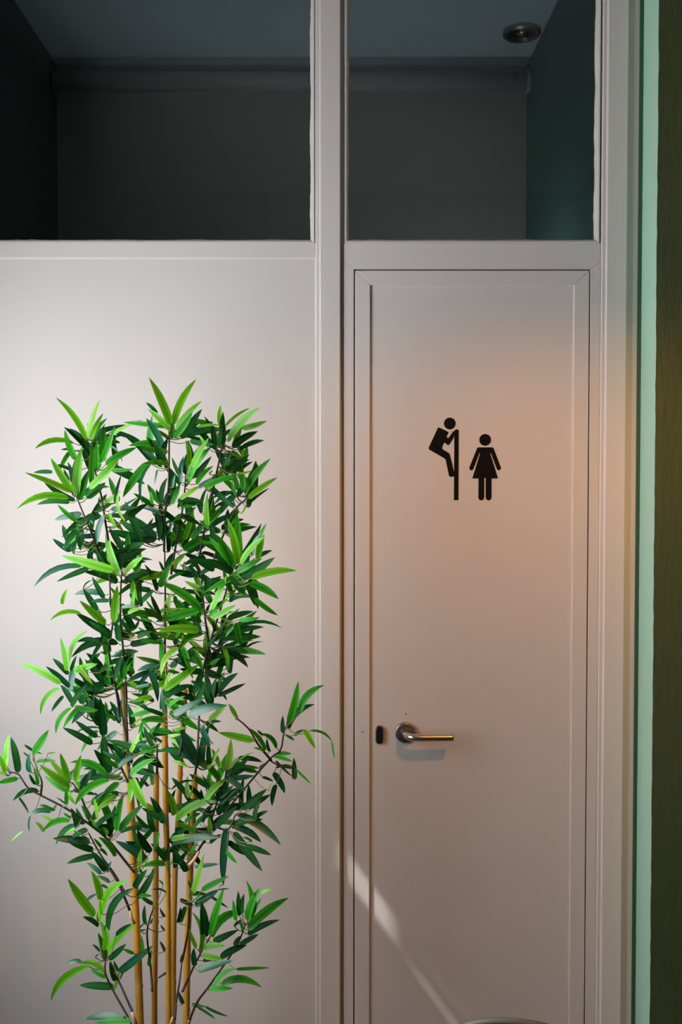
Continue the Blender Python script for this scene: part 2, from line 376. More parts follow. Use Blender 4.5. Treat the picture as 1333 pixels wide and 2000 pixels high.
cl = tag(empty('ceiling_downlight', (dl.x, dl.y, CEIL)), 'round unlit downlight on the toilet ceiling behind the right pane', 'lamp')
reparent(lathe('trim_ring', [(.050, -.001), (.066, -.001), (.066, -.012), (.060, -.018), (.050, -.016), (.046, -.004)], (dl.x, dl.y, CEIL), 'steel_dark', ring=True), cl)
reparent(lathe('reflector', [(.046, -.005), (.030, -.003), (.0, -.003)], (dl.x, dl.y, CEIL), 'blackplastic'), cl)
reparent(lathe('bulb', [(.0, -.018), (.012, -.016), (.020, -.010), (.022, -.004)], (dl.x, dl.y, CEIL), 'steel'), cl)
gp = Vector((XTR - .26, .85, 2.10))  # unseen fill source added to brighten the toilet ceiling and walls
gl = tag(empty('added_fill_globe', gp), 'unseen cool white globe added to brighten the toilet, on a side wall bracket', 'lamp')
reparent(lathe('globe', [(.06 * math.sin(math.pi * i / 14), -.06 * math.cos(math.pi * i / 14)) for i in range(15)], gp, 'globe', seg=24), gl)
reparent(tube('bracket', [gp + Vector((.05, 0, -.03)), gp + Vector((.12, 0, -.06)), Vector((XTR - .004, gp.y, gp.z - .06))], .008, 'steel_dark', None, 10), gl)
reparent(box('wall_plate', XTR - .012, XTR - .001, gp.y - .035, gp.y + .035, gp.z - .10, gp.z - .02, 'steel_dark', None, .003), gl)

# ------------------------------------------------------------------ the door
xd0, xd1 = PX(693.6), PX(1148.3); zd1 = PZ(528.6)
xp0, xp1, zp1 = PX(723), PX(1119), PZ(557); sw = xp0 - xd0
door = struct(empty('door_1', ((xd0 + xd1) / 2, 0, 0.01)), 'narrow cream toilet door with recessed panel and steel lever', 'door')
yf, yb = -0.002, 0.030
zb = 0.01; zp0 = zb + sw
for poly, nm in (([(xd0, zb), (xp0, zp0), (xp0, zp1 - g), (xd0, zd1 - g)], 'stile'), ([(xd1, zb), (xd1, zd1 - g), (xp1, zp1 - g), (xp1, zp0)], 'stile'),
                 ([(xd0 + g, zd1), (xp0 + g, zp1), (xp1 - g, zp1), (xd1 - g, zd1)], 'rail'), ([(xd0 + g, zb), (xd1 - g, zb), (xp1 - g, zp0 - g), (xp0 + g, zp0 - g)], 'rail')):
    reparent(prism(nm, poly, yf, yb, 'paint', bevel=.0013), door)
YPAN = 0.0035
child_box('panel', door, xp0, xp1, YPAN, .024, zp0, zp1, 'paint')
# lever handle
hc = P(792, 1430.5, YPAN)
hd = empty('door_handle', hc); reparent(hd, door); hd['label'] = 'brushed steel lever handle on a round rose'
def sub(o, par, root): o.parent = par; o.matrix_parent_inverse = Matrix.Translation(-Vector(par.location)); return o
sub(lathe('rose', [(.0, .0095), (.0125, .0095), (.0128, .0085), (.0225, .0085), (.0245, .0075), (.0255, .0055), (.0258, 0)], hc, 'steel_dark', seg=48, axis='Y'), hd, door)
le = P(886, 1439, YPAN - .05).x
lp = spline([(hc.x, hc.y - .006, hc.z), (hc.x, hc.y - .024, hc.z), (hc.x + .003, hc.y - .036, hc.z), (hc.x + .012, hc.y - .046, hc.z - .0005), (hc.x + .026, hc.y - .050, hc.z - .001), (hc.x + .06, hc.y - .050, hc.z - .001), (le - .001, hc.y - .050, hc.z - .0005)], 6)
lv = tube('lever', lp + [Vector((le, hc.y - .050, hc.z - .0005))], [.0088] * len(lp) + [.0082], 'steel', None, 20)
lv.data.set_sharp_from_angle(angle=math.radians(50)); sub(lv, hd, door)
# keyhole cover
kc = P(741.3, 1434.5, YPAN)
kp = empty('keyhole_cover', kc); reparent(kp, door); kp['label'] = 'small oblong black keyhole cover with a steel rim'
def oblong(w_, h_, n=10):
    r = w_; return [(kc.x + r * math.cos(a), kc.z + (h_ - r) * (1 if k == 0 else -1) + r * math.sin(a)) for k in (0, 1) for a in [math.pi * k + math.pi * i / n for i in range(n + 1)]]
sub(prism('rim', oblong(.0100, .0235), kc.y - .0045, kc.y, 'steel_dark', bevel=.001), kp, door)
sub(prism('cover', oblong(.0088, .0222), kc.y - .0095, kc.y - .004, 'blackplastic', bevel=.003), kp, door)
# two old screw holes
for px, py, yy in ((793, 1394.5, YPAN), (708.5, 1429.5, yf)):
    c = P(px, py, yy); reparent(lathe('screw_hole', [(.0, .0006), (.0016, .0006), (.0019, 0)], c, 'hole', seg=10, axis='Y'), door)

# ------------------------------------------------------------------ the two pictograms stuck on the door
def S(x, y): 
    p = P(780 + x / 5.127, 780 + y / 5.127, YPAN); return (p.x, p.z)
def rnd(poly, r=6, n=4):
    out = []
    m_ = len(poly)
    for i in range(m_):
        a, b, c = Vector(poly[i - 1]), Vector(poly[i]), Vector(poly[(i + 1) % m_])
        rr = min(r, (a - b).length * .45, (c - b).length * .45)
        p, q = b + (a - b).normalized() * rr, b + (c - b).normalized() * rr
        for k in range(n + 1):
            t = k / n; out.append(tuple(p * (1 - t) ** 2 + b * 2 * t * (1 - t) + q * t * t))
    return out
def circ(cx, cy, r, n=40): return [(cx + r * math.cos(2 * math.pi * i / n), cy + r * math.sin(2 * math.pi * i / n)) for i in range(n)]
def sticker(parent, name, poly): return reparent(prism(name, [S(*p) for p in poly], YPAN - .0006, YPAN - .00005, 'black'), parent)
s1 = P(877, 975, YPAN)
man = tag(empty('pictogram_sticker', s1), 'black pictogram of a man climbing a wall to peep over it', 'sign')
sticker(man, 'head', circ(508, 242, 59))
sticker(man, 'body', rnd([(392, 276), (502, 330), (473, 374), (492, 390), (552, 306), (553, 372), (517, 434), (494, 466), (453, 428), (426, 494), (506, 541), (553, 735), (552, 776), (502, 777), (465, 597), (290, 497)], 19))
sticker(man, 'wall_bar', [(553, 318)] + [(577 + 23 * math.cos(a), 322 - 22 * math.sin(a)) for a in [math.pi * (1 - i / 10) for i in range(11)]] + [(598, 345), (594, 1010), (549, 1010)])
s2 = P(948, 977, YPAN)
wom = tag(empty('pictogram_sticker', s2), 'black pictogram of a woman in a flared dress', 'sign')
sticker(wom, 'head', circ(862, 406, 59))
sticker(wom, 'body', [(782, 488), (790, 480), (938, 480), (946, 488), (1021, 685), (1019, 700), (1003, 712), (987, 708), (979, 697), (921, 541), (913, 541), (992, 793), (927, 793), (926, 985), (919, 1004), (897, 1014), (876, 1004), (867, 985), (867, 788),
                      (854, 788), (853, 985), (845, 1004), (824, 1014), (802, 1004), (794, 985), (796, 793), (733, 793), (811, 541), (803, 541), (745, 697), (737, 708), (721, 712), (705, 700), (703, 685)])

# ------------------------------------------------------------------ artificial bamboo
CROP = {'1': (0, 720, 4.0394), '2': (270, 720, 4.0394), '3': (0, 1040, 4.0394), '4': (270, 1040, 4.0394), '5': (0, 1350, 4.0394), '6': (270, 1310, 3.4179), '7': (60, 1660, 4.4433), '8': (300, 1660, 4.4433)}
def px_of(c, x, y): ox, oy, s = CROP[c]; return ox + x / s, oy + y / s
# leaves: base x y, tip x y, tone (b lime, p pale, m green, d dark, t blue-green), w wide, n narrow, a arched
LEAVES = {
'1': """680 555 438 222 b;700 545 785 240 pw;715 560 815 350 b;730 560 845 390 m;700 640 505 460 dw;685 590 545 470 t;695 520 690 430 t;730 630 830 430 d;580 585 275 630 ba;600 720 510 480 mw;560 640 480 640 d;
790 740 905 455 m;880 525 1130 400 bn;765 800 765 560 m;835 755 1080 620 mw;660 640 720 835 dw;870 610 965 740 tna;570 975 400 705 bw;560 970 200 818 b;590 1040 350 900 d;540 1020 130 1108 bwa;550 1055 285 1072 d;600 990 640 620 bww;
625 1035 700 800 mww;705 945 950 690 bw;880 800 1050 795 m;415 815 262 820 d;560 800 430 760 d;570 900 535 735 t;545 880 500 790 t;680 1010 860 935 dwa;645 1145 425 1198 tw;905 1060 960 830 tn;760 1130 890 1060 dw;730 1150 600 1235 dw;
890 1140 1095 1008 tn;985 1200 950 945 pna;820 1160 765 1390 tw;860 1140 920 1260 b;635 1270 575 1420 dn;620 1270 638 1440 d;560 1440 415 1340 tw;1130 1360 845 1280 dww;1195 1370 940 1195 dww;1235 1340 1000 1150 dww;600 1230 560 1225 tn;
660 1260 720 1275 t;690 1190 740 1230 t;760 1290 700 1260 d;655 1380 720 1425 t;790 1440 850 1350 t;960 1454 965 1350 d;1010 1454 1060 1390 dw;780 1060 785 1010 d""",
'2': """255 440 85 68 bw;275 440 460 80 bw;300 470 500 255 b;150 355 60 265 d;250 480 75 315 bw;290 535 430 340 mw;340 550 505 315 dw;390 540 560 490 d;470 460 660 450 bn;245 555 110 470 m;200 630 60 390 tw;185 745 70 540 dw;105 725 -155 490 dww;
220 730 110 570 dw;650 450 650 285 bw;665 600 672 340 dw;690 450 885 310 bn;710 570 960 305 bww;820 470 1015 412 bw;605 640 580 410 dw;640 620 655 470 d;565 440 520 375 d;750 615 945 495 dww;800 640 995 565 dw;400 760 375 560 b;420 780 560 540 bw;
400 880 570 620 mww;450 860 580 690 dww;460 910 595 765 mw;520 930 780 835 mw;530 600 480 520 b;830 690 820 640 b;690 830 880 715 dww;820 790 905 735 d;660 800 740 660 dw;740 650 840 720 mw;830 960 800 720 mw;840 980 1045 712 mw;870 1020 1100 858 b;
870 1070 1040 940 dn;850 1010 970 930 d;770 1000 740 880 m;780 830 905 805 bn;760 990 580 1030 da;770 1080 590 1100 da;550 1240 545 980 bw;560 1150 640 1060 m;420 1340 600 1120 mw;365 1350 440 1110 b;335 850 265 700 d;340 900 360 690 t;270 940 290 830 t;
265 1070 330 900 mw;330 1030 490 920 pw;330 1080 520 1040 mww;200 1085 250 950 dw;110 1065 95 960 mw;190 1060 140 950 d;100 750 40 1080 tna;150 800 125 920 tn;150 1140 165 1365 dww;195 1150 190 1370 dw;235 1300 285 1160 t;300 1160 380 1270 d;
360 1430 620 1310 mww;390 1450 600 1340 dww;500 1140 460 1060 dww;300 1350 245 1280 b;710 1200 770 1100 d;820 1140 860 1060 bn;680 1165 770 1160 dw;240 1440 230 1310 dw;330 1380 345 1240 dw;160 1180 110 1130 d;70 1270 120 1180 t;410 1130 460 1090 d;
680 1230 720 1180 dw;640 1270 560 1310 d;740 1310 720 1200 dw;600 1260 650 1290 dn;480 1430 540 1390 d;380 1190 350 1240 m;500 1400 620 1350 m;740 1000 770 1100 dn;560 830 590 800 d;730 1290 800 1230 dw""",
'3': """940 330 835 0 bw;900 300 485 182 bww;920 310 830 165 bw;640 265 265 432 ta;700 285 445 388 dw;930 390 660 310 dww;900 350 720 285 d;965 270 970 60 dw;985 270 1055 90 dw;985 320 1130 190 bww;1000 210 1135 130 dww;1060 310 1120 240 mw;1300 320 1090 370 bww;
985 390 1150 320 dww;1190 455 1030 420 dww;820 485 580 488 tw;860 540 720 545 tw;770 620 655 440 dw;655 450 730 375 dna;830 715 630 540 bw;900 700 925 420 bww;870 800 590 625 dww;640 640 395 690 ba;880 830 700 700 dw;490 565 530 448 bw;1090 570 1020 480 dww;
1120 580 1100 460 dw;1010 640 1120 600 p;960 590 1060 575 t;1280 690 1130 590 dww;1240 850 1140 640 dww;1085 825 1200 780 dww;1030 885 1280 830 dw;1340 790 1250 765 bw;930 870 560 985 dwwa;790 880 600 865 dwa;790 870 810 800 d;530 1090 475 830 bw;540 1080 690 775 ba;
560 1090 605 970 d;480 1190 150 1035 b;540 1120 415 990 dw;550 1220 360 1055 t;470 1230 318 1440 ba;570 1340 475 1200 dww;500 1290 405 1415 d;650 1350 570 1200 dww;735 1280 540 1130 d;810 1270 600 1080 tw;855 1215 670 1000 dww;830 1130 680 950 dww;650 1100 630 980 mw;
690 1310 665 1180 dw;845 965 790 940 dww;960 980 900 1180 dww;1050 1120 1000 990 dww;950 860 920 700 dww;1030 790 960 690 dww;1000 840 1035 690 dww;1260 1030 1110 985 tn;1280 1060 1080 1090 tww;1180 1090 1245 1340 tw;1170 1100 1000 1180 tw;900 1230 980 1170 b;
1000 1170 1120 1260 b;1200 1300 1040 1340 bww;1190 1140 1265 1090 m;1180 1420 1000 1340 ta;1290 1440 1130 1380 d;1060 760 1100 690 dw;930 520 870 430 m;1240 460 1140 250 d;1290 300 1255 225 d;1270 680 1150 530 mn;590 170 560 120 d;600 1090 690 1110 m;860 1060 900 1040 m;
1040 1140 960 1060 d;1180 1200 1060 1220 t;900 980 960 920 t;640 120 590 20 dw;730 210 690 140 t;700 1290 740 1330 d;1110 380 1070 440 d;1200 700 1110 670 m;1210 760 1130 720 dw;1040 960 1000 1000 d;1320 1190 1280 1240 b;1150 1220 1090 1270 d""",
'4': """785 240 705 -110 bw;800 220 785 -140 mww;740 260 610 10 mww;810 250 1000 30 bw;955 60 1012 -70 m;780 310 980 205 mww;820 350 1080 195 dww;930 200 1060 140 dw;895 360 1250 300 bw;880 400 1110 525 mww;750 310 470 215 dww;740 320 620 262 dw;860 390 925 580 dww;
920 520 1105 655 m;720 540 905 515 dwa;580 610 700 330 bw;495 610 170 390 mww;590 670 770 570 bw;710 680 910 620 dww;800 690 950 675 mw;800 750 1140 757 dna;760 790 995 745 dww;640 820 970 822 dww;680 895 870 950 dww;800 945 1010 962 mw;690 920 870 1065 dww;
760 900 870 830 mn;820 960 985 860 dna;480 770 165 765 bww;500 790 320 930 mwwa;315 910 180 1130 pwa;205 1240 480 1040 bw;310 960 470 1040 dww;320 1000 440 940 dww;205 1290 430 1200 dww;240 1090 330 1110 dw;240 1370 370 1290 m;280 1440 520 1305 tww;400 1450 700 1365 tww;
635 1290 850 1190 t;660 1270 700 1325 dw;780 1450 715 1350 bn;570 1360 500 1160 dww;580 1360 620 1140 dw;600 1300 680 1120 dww;560 1060 740 1045 dw;570 1040 650 990 mw;560 1000 660 900 dww;640 980 560 1080 mw;540 960 520 830 dww;560 900 640 780 dww;660 880 700 700 dww;
490 770 420 620 dww;500 700 370 690 dww;340 640 250 700 dww;240 700 330 580 dww;560 490 540 340 dww;560 400 660 345 dw;600 300 450 220 dww;470 360 400 260 dw;240 370 380 310 m;290 300 310 220 m;360 300 370 225 b;240 150 220 0 dw;480 330 640 440 dww;720 510 775 440 dww;
490 320 400 190 t;370 890 350 800 p;330 870 290 830 m;850 480 790 470 m;600 560 640 480 mw;540 640 570 560 dw;450 560 380 520 dw;290 500 330 640 dw;330 470 380 430 d;430 420 500 520 pn;400 830 350 870 p;350 760 280 850 m;450 900 420 980 dw;700 990 740 900 dw;
690 1080 730 1050 dw;520 1120 460 1200 dw;420 1170 470 1220 d;440 1290 420 1260 b;640 1150 690 1100 tn;370 1350 440 1400 d;600 230 560 300 dw;660 200 620 150 dw;520 180 470 160 dw;640 420 600 480 d;690 640 650 740 dww;750 720 690 790 dw;610 780 590 700 dw""",
'5': """560 130 440 335 mwa;610 140 500 290 mw;750 80 565 260 tw;770 360 590 230 dw;730 415 495 285 dw;780 290 580 345 tna;590 125 780 150 mw;780 270 700 160 dww;820 350 790 50 dww;840 200 830 80 mw;915 230 840 140 dww;940 230 975 50 tw;925 320 760 470 tw;1030 480 1110 320 p;
1120 470 880 660 tw;1110 490 1260 430 mww;1050 600 1180 500 dww;1030 660 1230 530 mw;985 530 890 400 dww;930 600 820 520 mw;830 600 740 460 dww;840 660 550 562 mwa;860 690 770 660 d;1045 690 1165 930 bww;860 700 590 900 mwwa;935 720 775 905 mww;930 795 860 800 d;
640 778 720 620 tww;600 720 640 500 bw;550 700 475 490 bw;540 740 310 580 bw;540 790 350 670 mw;540 710 380 520 p;380 490 440 482 bn;545 790 590 890 bww;140 690 -20 725 mww;145 640 85 360 dw;50 580 75 330 bw;40 640 -5 500 bw;60 620 -30 560 b;40 655 -30 640 bw;
50 610 60 520 p;260 490 383 305 mww;235 640 238 490 tww;260 470 190 420 d;220 510 185 480 d;290 555 440 550 m;270 560 270 510 d;250 470 335 497 dn;300 740 265 600 m;280 735 230 650 d;305 785 100 865 dwa;150 840 228 965 tn;400 950 225 985 twa;240 985 232 1110 tn;
180 1105 80 1195 pn;520 890 445 835 tn;400 930 310 900 t;430 940 340 895 m;550 1020 335 1105 mwa;610 1060 435 1220 dwwa;430 1040 320 980 p;350 1110 280 1030 pw;590 1080 500 1140 b;690 1090 550 1165 dww;610 1070 560 920 dww;660 1050 600 920 dww;700 1010 640 900 mw;
710 1190 415 1160 tww;735 1255 540 1190 dww;740 1300 525 1360 dw;835 1420 715 1260 dww;800 1440 680 1355 tw;850 1430 880 1340 tw;830 1150 790 1080 dww;760 1070 920 960 dww;870 1150 870 970 dww;920 1100 975 805 mw;930 1080 1000 1030 d;770 1000 740 840 p;730 860 830 790 t;
720 1000 670 900 m;1165 1340 910 1180 tww;1190 1270 1080 1090 dww;1170 1080 1070 970 mw;1215 1110 1165 910 dww;1290 1040 1185 830 dww;1250 1110 1215 1280 bww;1190 1080 1050 1060 dna;1170 750 1100 680 t;910 1300 780 1150 mw;800 1230 740 1160 m;1310 1340 1190 1200 dww;
1170 1310 1140 1370 b;1130 1454 1100 1400 dww;1200 1454 1210 1395 dww;790 1240 850 1300 dw;1140 370 1120 310 d;1180 440 1060 420 t;1060 260 1130 200 p;1180 340 1230 270 m;1130 240 1210 330 mn;1280 400 1210 350 d;1190 640 1130 610 t;870 870 900 895 p;560 1000 500 960 m;640 1130 580 1100 m;690 1160 640 1140 d""",
'6': """410 630 230 385 tww;385 590 280 380 tww;475 500 440 350 tww;475 625 470 480 dw;450 350 540 410 dww;490 340 555 340 dww;480 470 505 495 dn;330 640 220 600 p;545 730 405 570 mw;550 650 490 520 pw;585 660 620 455 pw;620 650 670 570 p;660 610 775 545 bn;580 700 775 650 twa;
610 715 775 700 tw;450 860 590 720 bww;250 995 540 850 bww;310 1010 420 950 mw;370 1050 440 960 mw;265 1020 395 1090 bw;240 965 190 795 bww;340 850 330 700 bw;380 900 305 830 dw;225 790 390 740 dna;430 860 420 790 dw;455 800 420 690 dna;520 1040 660 900 dww;
490 1060 560 960 dww;430 1010 500 890 dww;530 960 705 770 dww;550 890 670 780 tw;550 850 640 765 tw;700 925 860 790 dww;740 910 885 825 dw;770 990 868 935 dw;670 960 955 1165 tww;640 1040 825 1145 tww;640 1080 830 1340 dww;720 1170 890 1230 dw;600 1140 740 1235 dw;
590 1050 570 1440 tw;590 1200 660 1285 mw;230 1150 560 1110 tww;220 1140 330 1050 tww;350 1235 400 1140 mw;380 1310 540 1290 t;325 1340 240 1190 dww;270 1290 330 1200 dw;1005 345 1070 70 mw;1080 270 1245 95 mwa;1000 385 1180 225 dwa;965 415 965 300 dw;990 430 1045 465 dww;
1045 430 1120 395 dw;1110 395 1185 520 bw;1150 400 1300 480 mna;1295 475 1312 590 mn;770 465 535 412 bw;665 315 605 220 b;850 530 745 385 m;880 540 860 450 dww;925 515 820 420 mwa;835 430 795 395 d;830 530 770 515 b;915 570 1030 605 mw;930 555 1025 555 mw;1045 725 1040 580 dw;
920 600 1035 710 dn;920 650 1060 660 dna;1055 660 1155 755 mn;905 680 980 820 dww;920 760 895 905 dw;810 650 870 610 tw;830 710 905 740 d;880 800 890 750 bn;480 1150 560 1090 dw;560 1140 640 1190 dn;500 830 540 790 m;300 920 330 890 d;340 1100 300 1150 dw;150 940 190 1040 dw;
180 1180 130 1240 dw;220 1180 170 1270 dw;270 1150 220 1200 d;640 830 600 880 m;760 1140 700 1110 d;150 350 100 420 dw;60 420 130 480 m;210 440 300 420 p;240 400 330 380 b;20 540 110 500 m;60 600 10 660 t;80 690 20 740 t""",
'7': """685 280 575 225 tww;665 330 595 300 tw;605 430 525 180 bw;555 570 325 250 bww;545 575 380 380 tw;590 660 450 580 dw;495 430 575 380 t;620 560 600 430 b;635 870 590 600 bwa;600 620 845 265 bwwa;590 620 600 500 d;675 695 890 330 dwwa;930 420 1080 160 dww;900 330 1010 170 dww;
670 890 905 650 bww;740 740 880 640 d;680 950 830 815 dww;650 950 585 720 mw;600 880 535 820 t;500 1010 170 1320 bwa;640 1060 420 985 bwa;440 965 305 985 tw;650 1110 520 1040 mw;720 1190 420 1172 dww;735 1135 690 960 dww;770 1060 1065 830 tww;720 1215 775 1050 p;
780 1120 865 1015 dna;780 1455 470 1465 tww;870 1490 560 1500 mww;895 900 800 860 mw;1165 880 1120 790 tww;1000 650 990 480 dw;1060 470 950 400 dw;940 400 1055 400 mw;950 700 1005 690 dww;975 880 965 740 mw;1030 1010 1050 860 dw;1180 370 1040 350 dna;1165 580 1120 500 dww;
1165 700 1125 650 dw;850 1490 800 1440 t;560 930 600 900 dn;760 1050 720 960 m;640 700 660 640 d;980 640 940 680 dw;1040 640 1060 590 d;1150 300 1110 260 b""",
'8': """420 350 655 225 mw;345 370 440 30 pw;360 480 570 340 tww;310 380 470 385 dw;490 400 650 505 dn;230 430 350 480 dww;445 755 415 450 dww;490 730 605 330 mww;510 750 790 530 mwwa;520 800 740 690 dww;715 610 690 435 mw;745 570 735 355 dw;770 550 788 380 dw;835 590 800 265 mwa;
815 610 925 330 mww;930 385 1040 338 b;850 600 935 420 m;820 690 1175 415 mww;820 730 1095 605 dw;750 825 915 730 dww;580 935 810 825 dww;430 850 620 830 bww;420 910 605 945 bww;400 880 335 540 ba;370 850 300 680 b;360 1005 350 850 dww;385 1040 690 960 tww;520 1190 720 1030 mwa;
720 1035 1015 1022 mn;590 1165 940 1195 mwa;480 1210 690 1200 mw;330 1340 450 1360 d;450 1360 650 1445 dn;390 1370 540 1470 dn;260 1335 220 1230 tw;240 980 250 900 tw;700 830 770 740 tw;280 490 245 640 dww;215 630 235 500 dw;430 960 560 940 dw;560 345 660 335 dn;
700 660 770 600 d;780 700 750 600 m;600 300 560 330 m;360 430 420 390 m;330 330 300 260 d""",
}
# twigs: dark wired shoots, traced as polylines in the same views
TWIGS = [('1', '690 560 720 700 790 960 830 1200 870 1440 890 1640'), ('1', '600 1000 660 1150 720 1290 775 1440 810 1600'), ('2', '245 470 245 570 240 930 215 1150 205 1440'), ('2', '690 560 660 640 590 960 520 1290 480 1500'),
         ('2', '375 850 355 1080 290 1440 260 1620'), ('2', '860 1000 840 1040 770 1110 660 1340 600 1500'), ('3', '860 90 870 480 890 700 860 930 900 1130 950 1454'), ('3', '960 330 955 430 950 650 975 950 995 1200 1000 1454'),
         ('4', '210 150 215 560 210 980'), ('4', '780 230 740 290 690 480 620 700 560 900 500 1150 485 1400'), ('4', '500 330 520 600 560 900'), ('5', '920 0 940 60 1000 400 1030 790'), ('5', '990 20 1005 300 1015 560 1040 790'),
         ('5', '90 640 150 660 220 760 320 820 530 930 720 1060 850 1170 980 1330 1060 1430'), ('5', '300 640 330 720 320 820'), ('5', '570 720 640 830 720 1060'), ('5', '760 240 850 410 940 570 1010 720'), ('5', '700 1120 800 1300 910 1454 990 1600'), ('5', '1240 420 1240 645'),
         ('6', '420 120 410 260 395 560 382 690'), ('6', '985 370 970 430 950 530 880 590 700 800 540 1000 420 1170 370 1265'), ('6', '650 310 740 390 800 490 890 600'), ('6', '590 660 570 760 500 960 440 1150'), ('6', '880 600 960 640 1050 650'), ('6', '650 960 600 1060 520 1040'), ('6', '290 300 300 420 275 570'),
         ('7', '620 80 760 290 860 525'), ('7', '650 960 650 1070 710 1210 845 1450 880 1540'), ('7', '690 1000 770 1150 885 1410'), ('7', '1060 520 1010 720 1040 1000 1055 1230'), ('7', '1110 1110 1170 1070'),
         ('8', '250 950 225 1150 200 1300 185 1470'), ('8', '500 740 380 950 250 1230'), ('8', '800 640 740 800 640 960 470 1200 380 1320 310 1470'), ('8', '310 450 300 700 250 960')]
CANES = [([(254.5, 1546), (257, 1600), (262, 1712), (266, 1800), (269.5, 1865), (274, 2000)], 7.6), ([(239, 1332), (243, 1400), (247, 1480), (254, 1560), (258, 1660)], 4.6), ([(305.5, 1509), (305, 1600), (304.5, 1700), (304, 1795), (302, 1930), (302, 2000)], 5.9),
         ([(321, 1281), (321, 1384), (322.6, 1441), (324, 1591), (327.5, 1694), (328.5, 1817), (330, 2000)], 5.9), ([(362, 1346), (357, 1430), (353, 1485), (349, 1588), (342, 1705), (339.5, 1817), (338, 2000)], 5.6), ([(381, 1513), (378, 1567), (372, 1690), (367, 1817), (364, 2000)], 6.7)]
CANE_Y = [-.345, -.315, -.305, -.335, -.295, -.33]

POT_C = P(318, 2000, -.32); POT_C.z = 0
plant = tag(empty('bamboo_plant', POT_C), 'tall artificial bamboo with yellow canes standing left of the door', 'plant')
def depth(px, py):
    a = -.445 + .075 * math.sin(px * .019 + 1.1) * math.cos(py * .011 + .4) + .05 * math.sin(py * .023 + px * .006)
    return a
# canes with swollen nodes, running down into the pot
def cane(pts, rpx, Y, k):
    (xb, yb_) = pts[-1]; s = (Y - CAM.y) / F
    q = [P(x, y, Y) for x, y in pts]
    d = (q[-1] - q[-2]); foot = Vector((POT_C.x + (q[-1].x - POT_C.x) * .8, POT_C.y + (Y - POT_C.y) * .8, .20)); top = len(pts) > 5 or rpx > 5
    if rpx > 5: q.append(foot)
    line = []
    for a, b in zip(q[:-1], q[1:]):
        n = max(2, int((b - a).length / .006)); line += [a.lerp(b, i / n) for i in range(n)]
    line.append(q[-1]); R = rpx * s; acc = .03 * k; rad = []; prev = line[0]
    step = .105 + .012 * k
    for p in line:
        acc += (p - prev).length; prev = p; f = min(acc % step, step - acc % step)
        rad.append(R * (1 + .16 * math.exp(-(f / .0035) ** 2) - .07 * math.exp(-((f - .009) / .004) ** 2)))
    o = tube('cane', line, rad, 'cane', None, 14); o.data.set_sharp_from_angle(angle=math.radians(60)); reparent(o, plant)
    return q
cane_pts = []
for k, ((pts, r), Y) in enumerate(zip(CANES, CANE_Y)): cane(pts, r, Y, k); cane_pts += [(x, y, Y) for x, y in pts]
for c, a, Y, r in (('8', (310, 130, 350, 90, 395, 15), -.46, 3.2), ('7', (905, 640, 880, 600, 864, 528), -.46, 2.9), ('7', (915, 1510, 895, 1450, 882, 1410), -.47, 3.4), ('8', (305, 1500, 325, 1440, 350, 1375), -.47, 3.4), ('8', (150, 1520, 155, 1490, 168, 1452), -.44, 2.6)):
    q = [P(*px_of(c, a[i], a[i + 1]), Y) for i in range(0, len(a), 2)]
    reparent(tube('branch_stub', q, [r * 1.1e-3, r * 1.0e-3, r * .95e-3], 'stub', None, 10), plant)
twig_nodes = []
for c, s in TWIGS:
    v = [float(t) for t in s.split()]; pp = [px_of(c, v[i], v[i + 1]) for i in range(0, len(v), 2)]
    q = spline([P(x, y, depth(x, y)) for x, y in pp], 5); n = len(q)
    reparent(tube('twig', q, [.0014 + .0013 * i / (n - 1) for i in range(n)], 'wire', None, 7), plant)
    for i in range(len(pp) - 1):
        for t in (0, .2, .4, .6, .8): twig_nodes.append((pp[i][0] * (1 - t) + pp[i + 1][0] * t, pp[i][1] * (1 - t) + pp[i + 1][1] * t))
    twig_nodes.append(pp[-1])
# leaf meshes: unit length along X, unit half width along Y
WPROF = [(0, .22), (.03, .66), (.09, .90), (.22, 1.0), (.40, 1.0), (.58, .93), (.74, .74), (.87, .45), (.955, .18), (1.0, .01)]
def leaf_geo(bend, droop, twist):
    V = []; UV = []; Fc = []
    for t, w_ in WPROF:
        off = bend * 4 * t * (1 - t); z = droop * (4 * t * (1 - t)) * .5 - droop * .25 * t
        a = twist * (t - .3)
        for s in (-1, 0, 1):
            # local y and z are scaled by the leaf width, so divide the bends accordingly in the transform
            V.append((t, s * w_ * math.cos(a), s * w_ * math.sin(a) + (.22 * w_ if s else 0), off, z)); UV.append((t, .5 + s * .5 * w_))
    for i in range(len(WPROF) - 1):
        for k in (0, 1): Fc.append((3 * i + k, 3 * i + 3 + k, 3 * i + 4 + k, 3 * i + 1 + k))
    return V, UV, Fc
WR = {'n': 3.6, '': 6.0, 'w': 7.3, 'ww': 8.4}          # half widths, in pixels at the crown
VAR = {}
def leaf_mesh(tone, hw, bend, droop, twist):
    key = (tone, hw, bend, droop, twist)
    if key not in VAR:
        V, UV, Fc = leaf_geo(bend, droop, twist)
        me = bpy.data.meshes.new('leaf'); vv = [(x, y * hw + o, z * hw + zz) for x, y, z, o, zz in V]
        me.from_pydata(vv, [], Fc); me.update()
        ul = me.uv_layers.new(name='UVMap')
        for lp_ in me.loops: ul.data[lp_.index].uv = UV[lp_.vertex_index]
        me.polygons.foreach_set('use_smooth', [True] * len(me.polygons)); me.materials.append(LM[tone])
        VAR[key] = (me, vv, UV, Fc)
    return VAR[key]
recs = []; pet_V = []; pet_F = []
rl = random.Random(21)
